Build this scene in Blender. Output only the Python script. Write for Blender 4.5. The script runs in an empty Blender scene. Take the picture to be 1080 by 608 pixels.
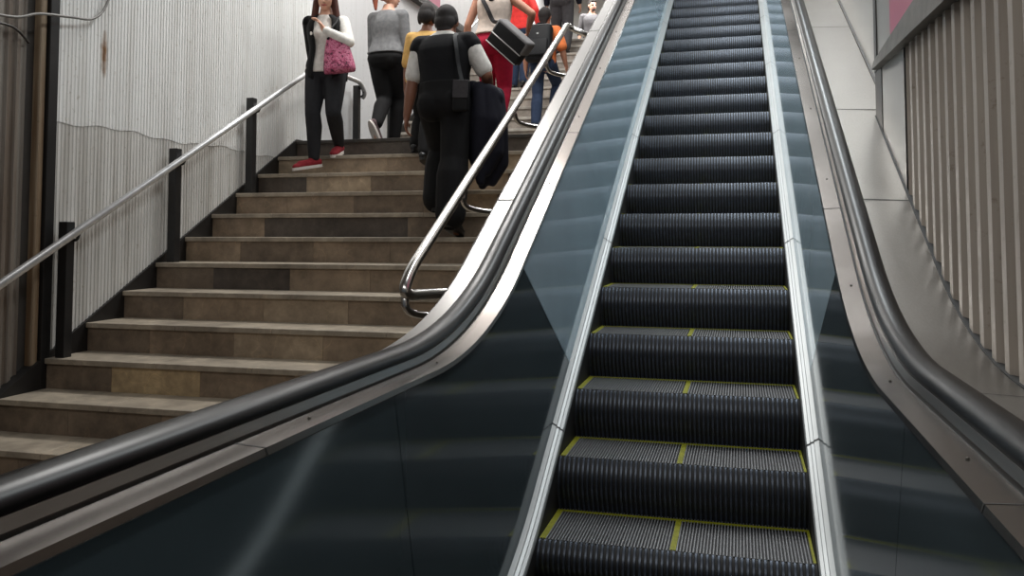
import bpy, bmesh, math, random
from mathutils import Vector, Matrix
random.seed(7)
scene = bpy.context.scene
COL = scene.collection
PI = math.pi

# ------------------------------------------------------------------ materials
def lin(c):
    return tuple(((v/255)/12.92 if v/255 <= .04045 else ((v/255+.055)/1.055)**2.4) for v in c)

class NT:
    def __init__(self, name):
        self.m = bpy.data.materials.new(name); self.m.use_nodes = True
        self.t = self.m.node_tree; self.b = self.t.nodes['Principled BSDF']
    def n(self, typ, **kw):
        nd = self.t.nodes.new(typ)
        for k, v in kw.items():
            if k in nd.inputs: nd.inputs[k].default_value = v
            else: setattr(nd, k, v)
        return nd
    def l(self, a, b): self.t.links.new(a, b)
    def coord(self, scale=(1, 1, 1)):
        tc = self.n('ShaderNodeTexCoord'); mp = self.n('ShaderNodeMapping')
        mp.inputs['Scale'].default_value = scale
        self.l(tc.outputs['Object'], mp.inputs['Vector']); return mp.outputs['Vector']
    def ramp(self, fac, stops):
        r = self.n('ShaderNodeValToRGB'); e = r.color_ramp.elements
        while len(e) < len(stops): e.new(.5)
        for i, (p, c) in enumerate(stops):
            e[i].position = p; e[i].color = (*c, 1)
        self.l(fac, r.inputs['Fac']); return r.outputs['Color']
    def noise(self, scale=5, detail=4, vec=None, rough=.55):
        nz = self.n('ShaderNodeTexNoise'); nz.inputs['Scale'].default_value = scale
        nz.inputs['Detail'].default_value = detail; nz.inputs['Roughness'].default_value = rough
        if vec is not None: self.l(vec, nz.inputs['Vector'])
        return nz.outputs['Fac']
    def bump(self, h, strength=.2, dist=.01):
        b = self.n('ShaderNodeBump'); b.inputs['Strength'].default_value = strength
        b.inputs['Distance'].default_value = dist
        self.l(h, b.inputs['Height']); self.l(b.outputs['Normal'], self.b.inputs['Normal'])

def mat(name, rgb, rough=.6, metal=0., spread=.12, scale=6, coat=0., bump=0., stretch=(1, 1, 1), spec=.5):
    k = NT(name); c = lin(rgb); v = k.coord(stretch)
    f = k.noise(scale, 5, v)
    lo = tuple(x*(1-spread) for x in c); hi = tuple(min(1, x*(1+spread)) for x in c)
    k.l(k.ramp(f, [(.3, lo), (.7, hi)]), k.b.inputs['Base Color'])
    k.b.inputs['Roughness'].default_value = rough; k.b.inputs['Metallic'].default_value = metal
    k.b.inputs['Coat Weight'].default_value = coat; k.b.inputs['Coat Roughness'].default_value = .08
    k.b.inputs['Specular IOR Level'].default_value = spec
    if bump: k.bump(k.noise(scale*6, 4, v), bump, .004)
    return k.m

def steel(name, rgb, rough=.25, stretch=(60, 1.2, 60), spread=.08, var=.08):
    k = NT(name); c = lin(rgb); v = k.coord(stretch)
    f = k.noise(3, 3, v); g = k.noise(2.2, 3, k.coord((1, 1, 1)))
    lo = tuple(x*(1-spread) for x in c); hi = tuple(min(1, x*(1+spread)) for x in c)
    k.l(k.ramp(f, [(.3, lo), (.7, hi)]), k.b.inputs['Base Color'])
    k.b.inputs['Metallic'].default_value = 1
    mr = k.n('ShaderNodeMapRange'); mr.inputs['To Min'].default_value = rough-var; mr.inputs['To Max'].default_value = rough+var
    k.l(g, mr.inputs['Value']); k.l(mr.outputs['Result'], k.b.inputs['Roughness'])
    return k.m

def stone(name, rgb, sc=9):
    k = NT(name); c = lin(rgb); v = k.coord()
    f = k.noise(sc, 8, v, .68); g = k.noise(2.3, 3, v)
    a = k.ramp(f, [(.28, tuple(x*.62 for x in c)), (.5, c), (.74, tuple(min(1, x*1.42) for x in c))])
    vor = k.n('ShaderNodeTexVoronoi', feature='DISTANCE_TO_EDGE'); vor.inputs['Scale'].default_value = 2.1
    nz = k.n('ShaderNodeTexNoise'); nz.inputs['Scale'].default_value = 3; k.l(v, nz.inputs['Vector'])
    ad = k.n('ShaderNodeVectorMath', operation='ADD'); k.l(v, ad.inputs[0]); k.l(nz.outputs['Color'], ad.inputs[1])
    k.l(ad.outputs[0], vor.inputs['Vector'])
    vein = k.ramp(vor.outputs['Distance'], [(0, (1.5, 1.42, 1.3)), (.012, (1, 1, 1))])
    m1 = k.n('ShaderNodeMix', data_type='RGBA', blend_type='MULTIPLY'); m1.inputs[0].default_value = .55
    k.l(a, m1.inputs[6]); k.l(vein, m1.inputs[7])
    d = k.ramp(g, [(.35, (.72, .70, .68)), (.65, (1.08, 1.06, 1.02))])
    m2 = k.n('ShaderNodeMix', data_type='RGBA', blend_type='MULTIPLY'); m2.inputs[0].default_value = .8
    k.l(m1.outputs[2], m2.inputs[6]); k.l(d, m2.inputs[7])
    k.l(m2.outputs[2], k.b.inputs['Base Color'])
    k.b.inputs['Roughness'].default_value = .42
    k.bump(f, .25, .004)
    return k.m

def painted_sheet(name, rgb, dirt, rust_at=None, dirt_lo=.42, dirt_hi=.72, rough=.45, streak=1.0):
    k = NT(name); c = lin(rgb); dcol = lin(dirt); v = k.coord()
    vs = k.coord((14, 14, .55))
    f = k.noise(1.0, 6, vs, .62); g = k.noise(26, 5, v, .7); w = k.noise(.8, 3, v)
    fac = k.n('ShaderNodeMapRange'); fac.inputs['From Min'].default_value = dirt_lo; fac.inputs['From Max'].default_value = dirt_hi
    k.l(f, fac.inputs['Value'])
    mul = k.n('ShaderNodeMath', operation='MULTIPLY'); k.l(fac.outputs['Result'], mul.inputs[0]); mul.inputs[1].default_value = .55*streak
    mx = k.n('ShaderNodeMix', data_type='RGBA'); k.l(mul.outputs[0], mx.inputs[0])
    mx.inputs[6].default_value = (*c, 1); mx.inputs[7].default_value = (*dcol, 1)
    sp = k.ramp(g, [(.30, (.62, .58, .52)), (.40, (1, 1, 1))])
    m2 = k.n('ShaderNodeMix', data_type='RGBA', blend_type='MULTIPLY'); m2.inputs[0].default_value = .7
    k.l(mx.outputs[2], m2.inputs[6]); k.l(sp, m2.inputs[7]); out = m2.outputs[2]
    if rust_at:
        for (y, z, sy, sz) in rust_at:
            sx = k.n('ShaderNodeSeparateXYZ'); tc = k.n('ShaderNodeTexCoord'); k.l(tc.outputs['Object'], sx.inputs[0])
            def gauss(o, mu, s):
                a = k.n('ShaderNodeMath', operation='SUBTRACT'); k.l(o, a.inputs[0]); a.inputs[1].default_value = mu
                b = k.n('ShaderNodeMath', operation='DIVIDE'); k.l(a.outputs[0], b.inputs[0]); b.inputs[1].default_value = s
                q = k.n('ShaderNodeMath', operation='POWER'); k.l(b.outputs[0], q.inputs[0]); q.inputs[1].default_value = 2
                return q.outputs[0]
            s = k.n('ShaderNodeMath', operation='ADD'); k.l(gauss(sx.outputs['Y'], y, sy), s.inputs[0]); k.l(gauss(sx.outputs['Z'], z, sz), s.inputs[1])
            h = k.n('ShaderNodeMath', operation='ADD'); k.l(s.outputs[0], h.inputs[0]); k.l(k.noise(18, 4, v), h.inputs[1])
            fr = k.n('ShaderNodeMapRange'); fr.inputs['From Min'].default_value = 1.3; fr.inputs['From Max'].default_value = .5
            k.l(h.outputs[0], fr.inputs['Value'])
            m3 = k.n('ShaderNodeMix', data_type='RGBA'); k.l(fr.outputs['Result'], m3.inputs[0])
            k.l(out, m3.inputs[6]); m3.inputs[7].default_value = (*lin((128, 92, 58)), 1); out = m3.outputs[2]
    k.l(out, k.b.inputs['Base Color'])
    k.b.inputs['Roughness'].default_value = rough
    k.bump(g, .12, .003)
    return k.m

M = {}
M['tread'] = mat('ribbed_step_alloy', (178, 178, 180), .36, .75, .1, 30)
M['step_black'] = mat('black_step_paint', (70, 76, 86), .36, .6, .2, 30)
M['yellow'] = mat('yellow_line_paint', (132, 132, 22), .5, 0, .2, 40)
M['skirt'] = mat('bright_aluminium', (172, 175, 175), .45, .4, .05, 3)
M['panel_up'] = mat('blue_grey_panel_glass', (188, 212, 224), .055, .2, .05, 2, spec=.75)
M['panel_low'] = mat('dark_panel_glass', (80, 93, 98), .09, .3, .12, 1.2, spec=.6)
M['trim'] = steel('warm_satin_steel', (122, 115, 110), .24, (60, 1, 60), .05)
M['deck'] = steel('polished_deck_steel', (104, 102, 100), .32, (60, 1, 60), .05)
M['deck_r'] = steel('brushed_deck_steel', (142, 138, 133), .33, (60, 1, 60), .05)
M['rubber'] = mat('black_handrail_rubber', (13, 12, 12), .3, 0, .2, 8, coat=.0, spec=.16)
M['groove'] = mat('near_black_finish', (18, 17, 17), .6)
M['seam'] = mat('joint_gasket', (46, 44, 42), .7)  # dark colour of the thin joint lines
M['screw'] = steel('screw_steel', (90, 86, 82), .3)
M['clad'] = steel('cladding_steel', (150, 146, 142), .32, (1, 1, 30), .06)
M['tube'] = steel('stainless_tube', (205, 202, 198), .2, (3, 3, 3), .05, .05)
M['railsteel'] = mat('worn_rail_steel', (206, 206, 206), .36, .55, .14, 14)
M['post'] = mat('black_post_paint', (22, 21, 21), .45, 0, .2, 14)
M['stringer'] = mat('black_stringer_stone', (24, 21, 19), .5, 0, .3, 10)
for i, c in enumerate([(150, 132, 112), (137, 120, 102), (160, 143, 122), (116, 102, 88), (82, 74, 68), (178, 156, 122)]):
    M['stone%d' % i] = stone('brown_marble_%s' % 'abcdef'[i], c, 8+i)
M['slab'] = stone('worn_tread_marble', (152, 142, 128), 7)
M['slab_up'] = stone('grey_tread_marble', (170, 164, 156), 7)
M['riser_up'] = stone('grey_riser_marble', (150, 142, 134), 7)
M['darkstone'] = stone('dark_basalt', (58, 54, 50), 9)
M['wall_l'] = painted_sheet('white_fluted_sheet', (226, 226, 224), (150, 142, 130), rust_at=[(0.13, 2.64, .045, .2)], streak=.6)
M['wall_low'] = painted_sheet('grubby_white_fluted_sheet', (208, 206, 202), (120, 112, 100), streak=.85, dirt_lo=.38, dirt_hi=.68)
M['wall_plain'] = painted_sheet('white_plain_panel', (214, 214, 214), (186, 186, 184), streak=.5)
M['wall_rust'] = painted_sheet('rust_stained_sheet', (132, 126, 118), (84, 68, 54), streak=1.4, dirt_lo=.35, dirt_hi=.6)
M['wall_r'] = painted_sheet('grey_brown_corrugated_sheet', (182, 172, 161), (136, 124, 114), streak=.8, rough=.42)
M['wall_r_plain'] = mat('warm_grey_panel', (146, 143, 138), .35, .3, .05, 2)
M['farwall'] = mat('bright_white_wall', (236, 235, 232), .7, 0, .03, 2)
M['ceil'] = mat('pale_ceiling', (188, 186, 182), .8, 0, .05, 2)
M['floor'] = stone('floor_stone', (104, 94, 84), 6)
M['beam'] = mat('dirty_grey_beam', (92, 88, 82), .5, .3, .25, 12, bump=.2)
M['pink'] = mat('pink_poster', (176, 92, 116), .45, 0, .05, 3)
M['darktrim'] = mat('dark_wall_trim', (58, 55, 52), .5, 0, .15, 9)
M['tan'] = painted_sheet('tan_rust_pole', (150, 134, 112), (92, 66, 42), streak=1.5, dirt_lo=.35, dirt_hi=.6)
M['cable'] = mat('grey_cable', (120, 118, 114), .5, 0, .1, 20)
M['cable_d'] = mat('dark_cable', (52, 48, 44), .5, 0, .1, 20)
# people
M['skin_a'] = mat('skin_tan', (176, 124, 100), .5, 0, .06, 20)
M['skin_b'] = mat('skin_brown', (132, 88, 68), .5, 0, .06, 20)
M['skin_c'] = mat('skin_light', (204, 156, 132), .5, 0, .06, 20)
def cloth(name, rgb, r=.85, sc=26, sp=.14): return mat(name, rgb, r, 0, sp, sc, bump=.25, spec=.25)
M['white_knit'] = cloth('white_knit', (216, 212, 206))
M['black_cloth'] = cloth('black_cloth', (17, 16, 17))
M['vest_cloth'] = cloth('black_vest_wool', (18, 18, 21))
M['char_denim'] = cloth('charcoal_denim', (33, 33, 36))
M['grey_knit'] = cloth('grey_knit', (116, 116, 117), sp=.2)
M['white_shirt'] = cloth('white_shirt', (214, 210, 204))
M['yellow_cloth'] = cloth('mustard_shirt', (206, 164, 98))
M['beige_cloth'] = cloth('beige_tank', (206, 190, 178))
M['red_cloth'] = cloth('crimson_trousers', (168, 24, 54))
M['coral'] = cloth('coral_red_top', (226, 62, 58))
M['orange'] = cloth('orange_shirt', (206, 112, 62))
M['denim'] = cloth('blue_denim', (42, 54, 76))
M['grey_shirt'] = cloth('grey_shirt', (98, 96, 98))
M['dk_grey'] = cloth('dark_grey_cloth', (66, 64, 66))
M['navy'] = cloth('navy_jacket', (24, 24, 34))
M['hair_dark'] = mat('dark_hair', (26, 19, 17), .8, 0, .3, 60, stretch=(1, 1, .2))
M['hair_brown'] = mat('brown_hair', (78, 42, 33), .8, 0, .3, 60, stretch=(1, 1, .2))
M['hair_red'] = mat('auburn_hair', (142, 72, 48), .8, 0, .3, 60, stretch=(1, 1, .2))
M['shoe_red'] = cloth('red_canvas', (128, 34, 42))
M['rubber_white'] = mat('white_rubber', (206, 198, 192), .6)
M['shoe_black'] = mat('black_leather', (14, 13, 13), .35, 0, .2, 12)
M['shoe_grey'] = cloth('grey_canvas', (92, 76, 78))
M['bag_pink'] = None
M['bag_black'] = cloth('black_bag_nylon', (20, 20, 22), .6)
M['bag_grey'] = cloth('grey_bag_canvas', (108, 106, 106), .7)
M['piping'] = mat('pale_piping', (176, 174, 172), .6)
M['eye'] = mat('dark_eye', (24, 18, 16), .2)
M['lips'] = mat('lips', (150, 76, 72), .5)
k = NT('pink_pattern_bag'); v = k.coord()
f = k.noise(26, 3, v, .7)
k.l(k.ramp(f, [(.38, lin((64, 18, 40))), (.46, lin((168, 62, 100))), (.56, lin((202, 120, 148))), (.64, lin((120, 34, 66)))]), k.b.inputs['Base Color'])
k.b.inputs['Roughness'].default_value = .6; M['bag_pink'] = k.m

# ------------------------------------------------------------------ object helpers
def empty(name, loc, rz=0, label=None, cat=None, group=None):
    o = bpy.data.objects.new(name, None); COL.objects.link(o); o.empty_display_size = .1
    o.location = loc; o.rotation_euler = (0, 0, rz); tag(o, label, cat, group); return o
def tag(o, label=None, cat=None, group=None, kind=None):
    if label: o['label'] = label
    if cat: o['category'] = cat
    if group: o['group'] = group
    if kind: o['kind'] = kind
    return o
def base(parent):
    """world matrix of the chain above (only top-level Empties carry a transform)"""
    m = Matrix.Identity(4)
    while parent is not None:
        m = Matrix.Translation(parent.location) @ parent.rotation_euler.to_matrix().to_4x4() @ m
        parent = parent.parent
    return m
def link(name, me, m, parent=None, smooth=False, local=False):
    """local=False: mesh is in world coordinates and is moved into the parent's frame"""
    if parent is not None and not local: me.transform(base(parent).inverted())
    o = bpy.data.objects.new(name, me); COL.objects.link(o)
    for x in (m if isinstance(m, (list, tuple)) else [m]): me.materials.append(x)
    if smooth:
        for p in me.polygons: p.use_smooth = True
    if parent is not None: o.parent = parent
    return o
def from_bm(bm, recalc=True):
    if recalc: bmesh.ops.recalc_face_normals(bm, faces=bm.faces)
    me = bpy.data.meshes.new('mesh'); bm.to_mesh(me); bm.free(); return me
def obj(name, bm, m, parent=None, smooth=False, local=False):
    return link(name, from_bm(bm), m, parent, smooth, local)
def flat_angle(o, deg=35):
    me = o.data; bm = bmesh.new(); bm.from_mesh(me)
    for e in bm.edges:
        if len(e.link_faces) == 2: e.smooth = e.calc_face_angle(0) < math.radians(deg)
    for f in bm.faces: f.smooth = True
    bm.to_mesh(me); bm.free(); return o
def struct(o): o['kind'] = 'structure'; return o
def box(bm, x0, x1, y0, y1, z0, z1, bev=0, mi=0):
    b = bmesh.new()
    vs = [b.verts.new((x, y, z)) for x in (x0, x1) for y in (y0, y1) for z in (z0, z1)]
    for q in ((0, 1, 3, 2), (4, 6, 7, 5), (0, 4, 5, 1), (2, 3, 7, 6), (0, 2, 6, 4), (1, 5, 7, 3)):
        b.faces.new([vs[i] for i in q])
    bmesh.ops.recalc_face_normals(b, faces=b.faces)
    if bev: bmesh.ops.bevel(b, geom=b.edges[:], offset=bev, segments=2, affect='EDGES', profile=.5)
    for f in b.faces: f.material_index = mi
    me = bpy.data.meshes.new('t'); b.to_mesh(me); b.free(); bm.from_mesh(me); bpy.data.meshes.remove(me)
def tube(bm, pts, r, seg=10, cap=True):
    pts = [Vector(p) for p in pts]; rs = r if isinstance(r, (list, tuple)) else [r]*len(pts)
    prev = None; rings = []
    for i, p in enumerate(pts):
        t = (pts[min(i+1, len(pts)-1)]-pts[max(i-1, 0)]).normalized()
        if prev is None:
            a = t.orthogonal().normalized()
        else:
            a = (prev - t*prev.dot(t)).normalized()
        prev = a; b = t.cross(a)
        rings.append([bm.verts.new(p+(a*math.cos(2*PI*k/seg)+b*math.sin(2*PI*k/seg))*rs[i]) for k in range(seg)])
    for A, B in zip(rings, rings[1:]):
        for k in range(seg): bm.faces.new((A[k], A[(k+1) % seg], B[(k+1) % seg], B[k]))
    if cap:
        bm.faces.new(rings[0][::-1]); bm.faces.new(rings[-1])
def smooth_path(pts, n=8):
    pts = [Vector(p) for p in pts]; out = []
    for i in range(len(pts)-1):
        p0 = pts[max(i-1, 0)]; p1 = pts[i]; p2 = pts[i+1]; p3 = pts[min(i+2, len(pts)-1)]
        for k in range(n):
            t = k/n
            out.append(.5*((2*p1)+(-p0+p2)*t+(2*p0-5*p1+4*p2-p3)*t*t+(-p0+3*p1-3*p2+p3)*t**3))
    out.append(pts[-1]); return out
def fillet(pts, r, n=6):
    """polyline with rounded corners"""
    pts = [Vector(p) for p in pts]; out = [pts[0]]
    for i in range(1, len(pts)-1):
        a, b, c = pts[i-1], pts[i], pts[i+1]
        d1 = (a-b); d2 = (c-b); q = min(r, d1.length*.49, d2.length*.49)
        s = b+d1.normalized()*q; e = b+d2.normalized()*q
        for k in range(n+1):
            t = k/n; out.append((1-t)**2*s+2*t*(1-t)*b+t*t*e)
    out.append(pts[-1]); return out
def sweep_x(bm, ys, zf, prof, mi=None, closed=False, mirror=1):
    """profile of (x, h) points swept along the escalator: point = (x, Y, zf(Y)+h)"""
    rows = [[bm.verts.new((x*mirror, y, zf(y)+h)) for x, h in prof] for y in ys]
    n = len(prof)
    for A, B in zip(rows, rows[1:]):
        for k in range(n if closed else n-1):
            f = bm.faces.new((A[k], A[(k+1) % n], B[(k+1) % n], B[k]))
            if mi: f.material_index = mi[k]
    if closed:
        bm.faces.new(rows[0]); bm.faces.new(rows[-1][::-1])

# ------------------------------------------------------------------ camera
cam = bpy.data.cameras.new('camera'); co = bpy.data.objects.new('camera', cam); COL.objects.link(co)
co.location = (.2596, -4.8622, 1.3771)
co.rotation_euler = (PI/2+.055, 0, .2602)
cam.sensor_width = 36; cam.lens = 897.8/1080*36; cam.sensor_fit = 'HORIZONTAL'
cam.shift_x = (540-541.15)/1080; cam.shift_y = -(304-196.5)/1080
cam.clip_start = .05; cam.clip_end = 200
scene.camera = co

# ------------------------------------------------------------------ escalator path
SL = .2182/.4; TH = math.atan(SL); Y0 = -1.96; R0 = 2.1; T0 = R0*math.tan(TH/2)
ZTOP = 4.59
def N(y):
    if y <= Y0-T0: return 0.
    ye = Y0+T0*math.cos(TH)
    if y < ye:
        d = y-(Y0-T0); return R0-math.sqrt(R0*R0-d*d)
    z = SL*(y-Y0)
    return z if z < ZTOP-.25 else ZTOP-.25+.25*(1-math.exp(-(z-ZTOP+.25)/.25))
def frange(a, b, st):
    n = max(1, int(round((b-a)/st))); return [a+(b-a)*i/n for i in range(n+1)]
YE = 7.4
YS = frange(-4.5, -3., .25)[:-1]+frange(-3., -1., .06)[:-1]+frange(-1., YE, .4)

esc = empty('escalator', (0, -3., 0), 0, 'long metal escalator with dark ribbed steps climbing beside the stone staircase', 'escalator')
# steps
W2 = .508
steps_bm = {}
def ribs_profile(n, w):
    xs = []
    p = 2*w/n
    for i in range(n):
        a = -w+i*p
        xs += [(a, 0), (a+.08*p, 1), (a+.46*p, 1), (a+.54*p, 0)]
    xs.append((w, 0)); return xs
RP = ribs_profile(84, W2)
RP2 = ribs_profile(50, W2)
def make_step(i, y, z, zlow):
    """nose at (y, z); tread runs back .4; riser drops to the step below"""
    bm = bmesh.new()
    D = .396
    d = .010
    rows = []
    for yy in (y+.006, y+D-.012):
        rows.append([bm.verts.new((x, yy, z-d*(1-t))) for x, t in RP])
    for k in range(len(RP)-1):
        f = bm.faces.new((rows[0][k], rows[0][k+1], rows[1][k+1], rows[1][k]))
        if RP[k][1] == 0 and RP[k+1][1] == 0: f.material_index = 1  # groove floors coloured near-black, on the riser too
    st = obj('step', bm, [M['tread'], M['groove']], esc)
    # riser: convex cleated face
    bm = bmesh.new(); drop = max(.06, z-zlow+.03); rows = []
    pr = [(.004, -.001), (-.004, -.008), (-.016, -.024), (-.030, -.048), (-.041, -.078), (-.043, -.11), (-.034, -.145), (-.016, -.18), (.004, -.215), (.020, -.26)]
    for (dy, dz) in pr:
        s = min(1, drop/.24); dzz = dz*s
        rows.append([bm.verts.new((x, y+dy+.006*(1-t), z+dzz-.001)) for x, t in RP2])
    for A, B in zip(rows, rows[1:]):
        for k in range(len(RP2)-1):
            f = bm.faces.new((A[k], A[k+1], B[k+1], B[k]))
            if RP2[k][1] == 0 and RP2[k+1][1] == 0: f.material_index = 1
    flat_angle(obj('riser', bm, [M['step_black'], M['groove']], st), 28)
    # yellow demarcation on the tread's back and sides and at the middle
    bm = bmesh.new(); zz = z+.0012
    box(bm, -W2+.002, W2-.002, y+D-.052, y+D-.034, zz-.004, zz)
    box(bm, -W2+.002, -W2+.026, y+.012, y+D-.052, zz-.004, zz)
    box(bm, W2-.012, W2-.002, y+.012, y+D-.052, zz-.004, zz)
    box(bm, -.010, .012, y+.012, y+D-.052, zz-.004, zz)
    obj('yellow_demarcation', bm, M['yellow'], st)
ny = [-2.8+.4*i for i in range(0, 25)]
for i, y in enumerate(ny):
    z = N(y); zl = N(y-.4)
    make_step(i, y, z, zl)

for sgn, side in ((-1, 'left'), (1, 'right')):
    # skirt + inner ledge
    prof = [(.510, -.35), (.510, .008), (.511, .022), (.515, .029), (.527, .034), (.529, .038), (.541, .042), (.543, .047), (.556, .054), (.562, .058), (.580, .058), (.602, -.35)]
    bm = bmesh.new(); sweep_x(bm, YS, N, prof, mi=[1]+[0]*11, closed=True, mirror=sgn)
    o = obj('skirt', bm, [M['skirt'], M['groove']], esc); flat_angle(o, 10)
    # skirt joints (thin lines across the ledge)
    for yj in frange(-2.6, 6.4, 1.5):
        bm = bmesh.new()
        pr2 = [(x+.0012, h+.001) if h > .03 else (x, h) for x, h in prof[2:11]]
        rows = [[bm.verts.new(((x-.002)*sgn, yy, N(yy)+h+.0012)) for x, h in pr2] for yy in (yj, yj+.006)]
        for k in range(len(pr2)-1): bm.faces.new((rows[0][k], rows[0][k+1], rows[1][k+1], rows[1][k]))
        obj('skirt_joint', bm, M['seam'], o)
    # panels between joints given as (Y at foot, Y at top)
    js = [(-4.42, -4.42), (-2.64, -2.80), (-.70, -1.46)]
    yy = (.62, -.16)
    while yy[0] < 6.3: js.append(yy); yy = (yy[0]+1.3, yy[1]+1.3)
    js.append((YE, YE))
    for q, (a, b) in enumerate(zip(js, js[1:])):
        bm = bmesh.new(); n = 14; mcols = []
        g = .002
        for k in range(n+1):
            t = k/n
            yb = a[0]+g+(b[0]-a[0]-2*g)*t; yt = a[1]+g+(b[1]-a[1]-2*g)*t
            cols = []
            for v_ in range(7):
                s = v_/6; y_ = yb+(yt-yb)*s
                z0 = N(yb)+.048; z1 = N(yt)+.968
                # stay on the sheared straight line between the foot and the top
                cols.append((y_, z0+(z1-z0)*s))
            mcols.append(cols)
        for xo, xt in ((.560, .606), (.572, .618)):
            rows = [[bm.verts.new(((xo+(xt-xo)*j_/6)*sgn, y_, z_)) for j_, (y_, z_) in enumerate(c)] for c in mcols]
            for A, B in zip(rows, rows[1:]):
                for k in range(6): bm.faces.new((A[k], A[k+1], B[k+1], B[k]))
        low = q < 2  # lower panels get a darker colour than the upper ones
        o = obj('glass_panel' if low else 'balustrade_panel', bm, M['panel_low'] if low else M['panel_up'], esc)
        o['label'] = 'dark lower panel' if low else 'blue-grey panel'
    # inner trim strip above the panel
    prof = [(.6, .962), (.604, .9755), (.632, .977), (.668, .979), (.668, .95), (.614, .95)]
    bm = bmesh.new(); sweep_x(bm, YS, N, prof, closed=True, mirror=sgn)
    o = obj('trim_strip', bm, M['trim'], esc); flat_angle(o, 18)
    for yj in ((-1.04, -3.44, 1.4, 3.8) if sgn > 0 else (-3.42, -.2, 2.2, 4.6)):
        bm = bmesh.new(); pr2 = [(.5990, .962), (.6032, .9763), (.632, .9778), (.668, .9798)]
        rows = [[bm.verts.new((x*sgn, q_, N(q_)+h)) for x, h in pr2] for q_ in (yj, yj+.004)]
        for k in range(3): bm.faces.new((rows[0][k], rows[0][k+1], rows[1][k+1], rows[1][k]))
        obj('trim_joint', bm, M['seam'], o)
    bm = bmesh.new()
    for yj in frange(-3.2, 6.4, .8):
        bmesh.ops.create_uvsphere(bm, u_segments=8, v_segments=5, radius=.0042, matrix=Matrix.Translation((.642*sgn, yj+.02, N(yj+.02)+.978)))
    obj('screw', bm, M['screw'], o, smooth=True)['kind'] = 'stuff'
    # guide groove + guide lip
    bm = bmesh.new(); sweep_x(bm, YS, N, [(.668, .94), (.668, .972), (.676, .972), (.690, .972), (.690, .94)], closed=True, mirror=sgn)
    obj('rail_groove', bm, M['groove'], esc)
    bm = bmesh.new(); sweep_x(bm, YS, N, [(.677, .965), (.676, .985), (.683, 1.004), (.70, 1.010), (.70, .965)], closed=True, mirror=sgn)
    obj('rail_guide', bm, M['clad'], esc)
    # rubber handrail: rounded C section, closes over a half-round newel at the foot
    ch = 1.022
    prof = [(.690, 1.003), (.6835, 1.005), (.6815, 1.011), (.683, 1.018), (.692, 1.028), (.706, 1.0365), (.720, 1.0405), (.735, 1.0415), (.748, 1.0385),
            (.757, 1.031), (.7605, 1.021), (.758, 1.010), (.751, 1.004), (.740, 1.002), (.720, 1.002), (.705, 1.002)]
    bm = bmesh.new(); sweep_x(bm, YS, N, prof, closed=True, mirror=sgn)
    # newel return
    rows = []
    rn = .36; c0 = ch-rn
    for k in range(15):
        a = PI/2+PI*k/14
        ring = []
        for (x, h) in prof:
            rr = rn+(h-ch); ring.append(bm.verts.new((x*sgn, -4.5+rr*math.cos(a), c0+rr*math.sin(a))))
        rows.append(ring)
    for A, B in zip(rows, rows[1:]):
        for k in range(16): bm.faces.new((A[k], A[(k+1) % 16], B[(k+1) % 16], B[k]))
    flat_angle(obj('handrail', bm, M['rubber'], esc), 38)
    # newel end plate
    bm = bmesh.new(); pts = [(-4.5, .98)]+[(-4.5+.30*math.cos(PI/2+PI*k/14), .68+.30*math.sin(PI/2+PI*k/14)) for k in range(15)]+[(-4.5, .0), (-4.3, 0), (-4.3, .98)]
    A = [bm.verts.new((.60*sgn, y_, z_)) for y_, z_ in pts]; B = [bm.verts.new((.74*sgn, y_, z_)) for y_, z_ in pts]
    bm.faces.new(A); bm.faces.new(B[::-1])
    for k in range(len(pts)): bm.faces.new((A[k], A[(k+1) % len(pts)], B[(k+1) % len(pts)], B[k]))
    obj('newel', bm, M['clad'], esc)

# outer deck, left: bright flat strip, its fold and the cladding down to the floor
prof = [(.69, .94), (.69, .992), (.742, 1.0), (.846, 1.0), (.858, .990), (.858, -.6), (.85, -.6), (.85, .94)]
def Nlow(y): return N(y)
bm = bmesh.new()
rows = []
for y in YS:
    z = N(y)
    rows.append([bm.verts.new((-x, y, (z+h) if h > 0 else 0.0)) for x, h in prof])
n = len(prof)
for A, B in zip(rows, rows[1:]):
    for q in range(n): bm.faces.new((A[q], A[(q+1) % n], B[(q+1) % n], B[q]))
bm.faces.new(rows[0]); bm.faces.new(rows[-1][::-1])
o = obj('outer_deck', bm, M['deck'], esc); flat_angle(o, 25)
for yj in (-.99, 1.6, 4.2):
    bm = bmesh.new(); pr2 = [(.742, 1.0012), (.846, 1.0012), (.8592, .990), (.8592, .90)]
    rows = [[bm.verts.new((-x, q_, N(q_)+h)) for x, h in pr2] for q_ in (yj, yj+.012)]
    for q in range(3): bm.faces.new((rows[0][q], rows[0][q+1], rows[1][q+1], rows[1][q]))
    obj('deck_joint', bm, M['seam'], o)
# outer deck, right: wide sheet to the wall
WR = .955
prof = [(.69, .94), (.69, .988), (.744, .990), (WR+.06, .978), (WR+.06, .90)]
bm = bmesh.new(); sweep_x(bm, YS, N, prof, closed=True)
o = obj('outer_deck', bm, M['deck_r'], esc); flat_angle(o, 25)
for yj in (-.04, -.99, -2.55, 1.4, 3.2):
    bm = bmesh.new(); pr2 = [(.744, .9914), (WR+.055, .9797)]
    rows = [[bm.verts.new((x, q_, N(q_)+h)) for x, h in pr2] for q_ in (yj, yj+.006)]
    bm.faces.new((rows[0][0], rows[0][1], rows[1][1], rows[1][0]))
    obj('deck_joint', bm, M['seam'], o)
bm = bmesh.new(); box(bm, -.6, .6, -3.9, -2.83, -.02, .004)
for i in range(60): box(bm, -.5+i*.0168, -.5+i*.0168+.008, -3.7, -2.9, .004, .008)
obj('comb_plate', bm, M['tread'], esc)

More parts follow.
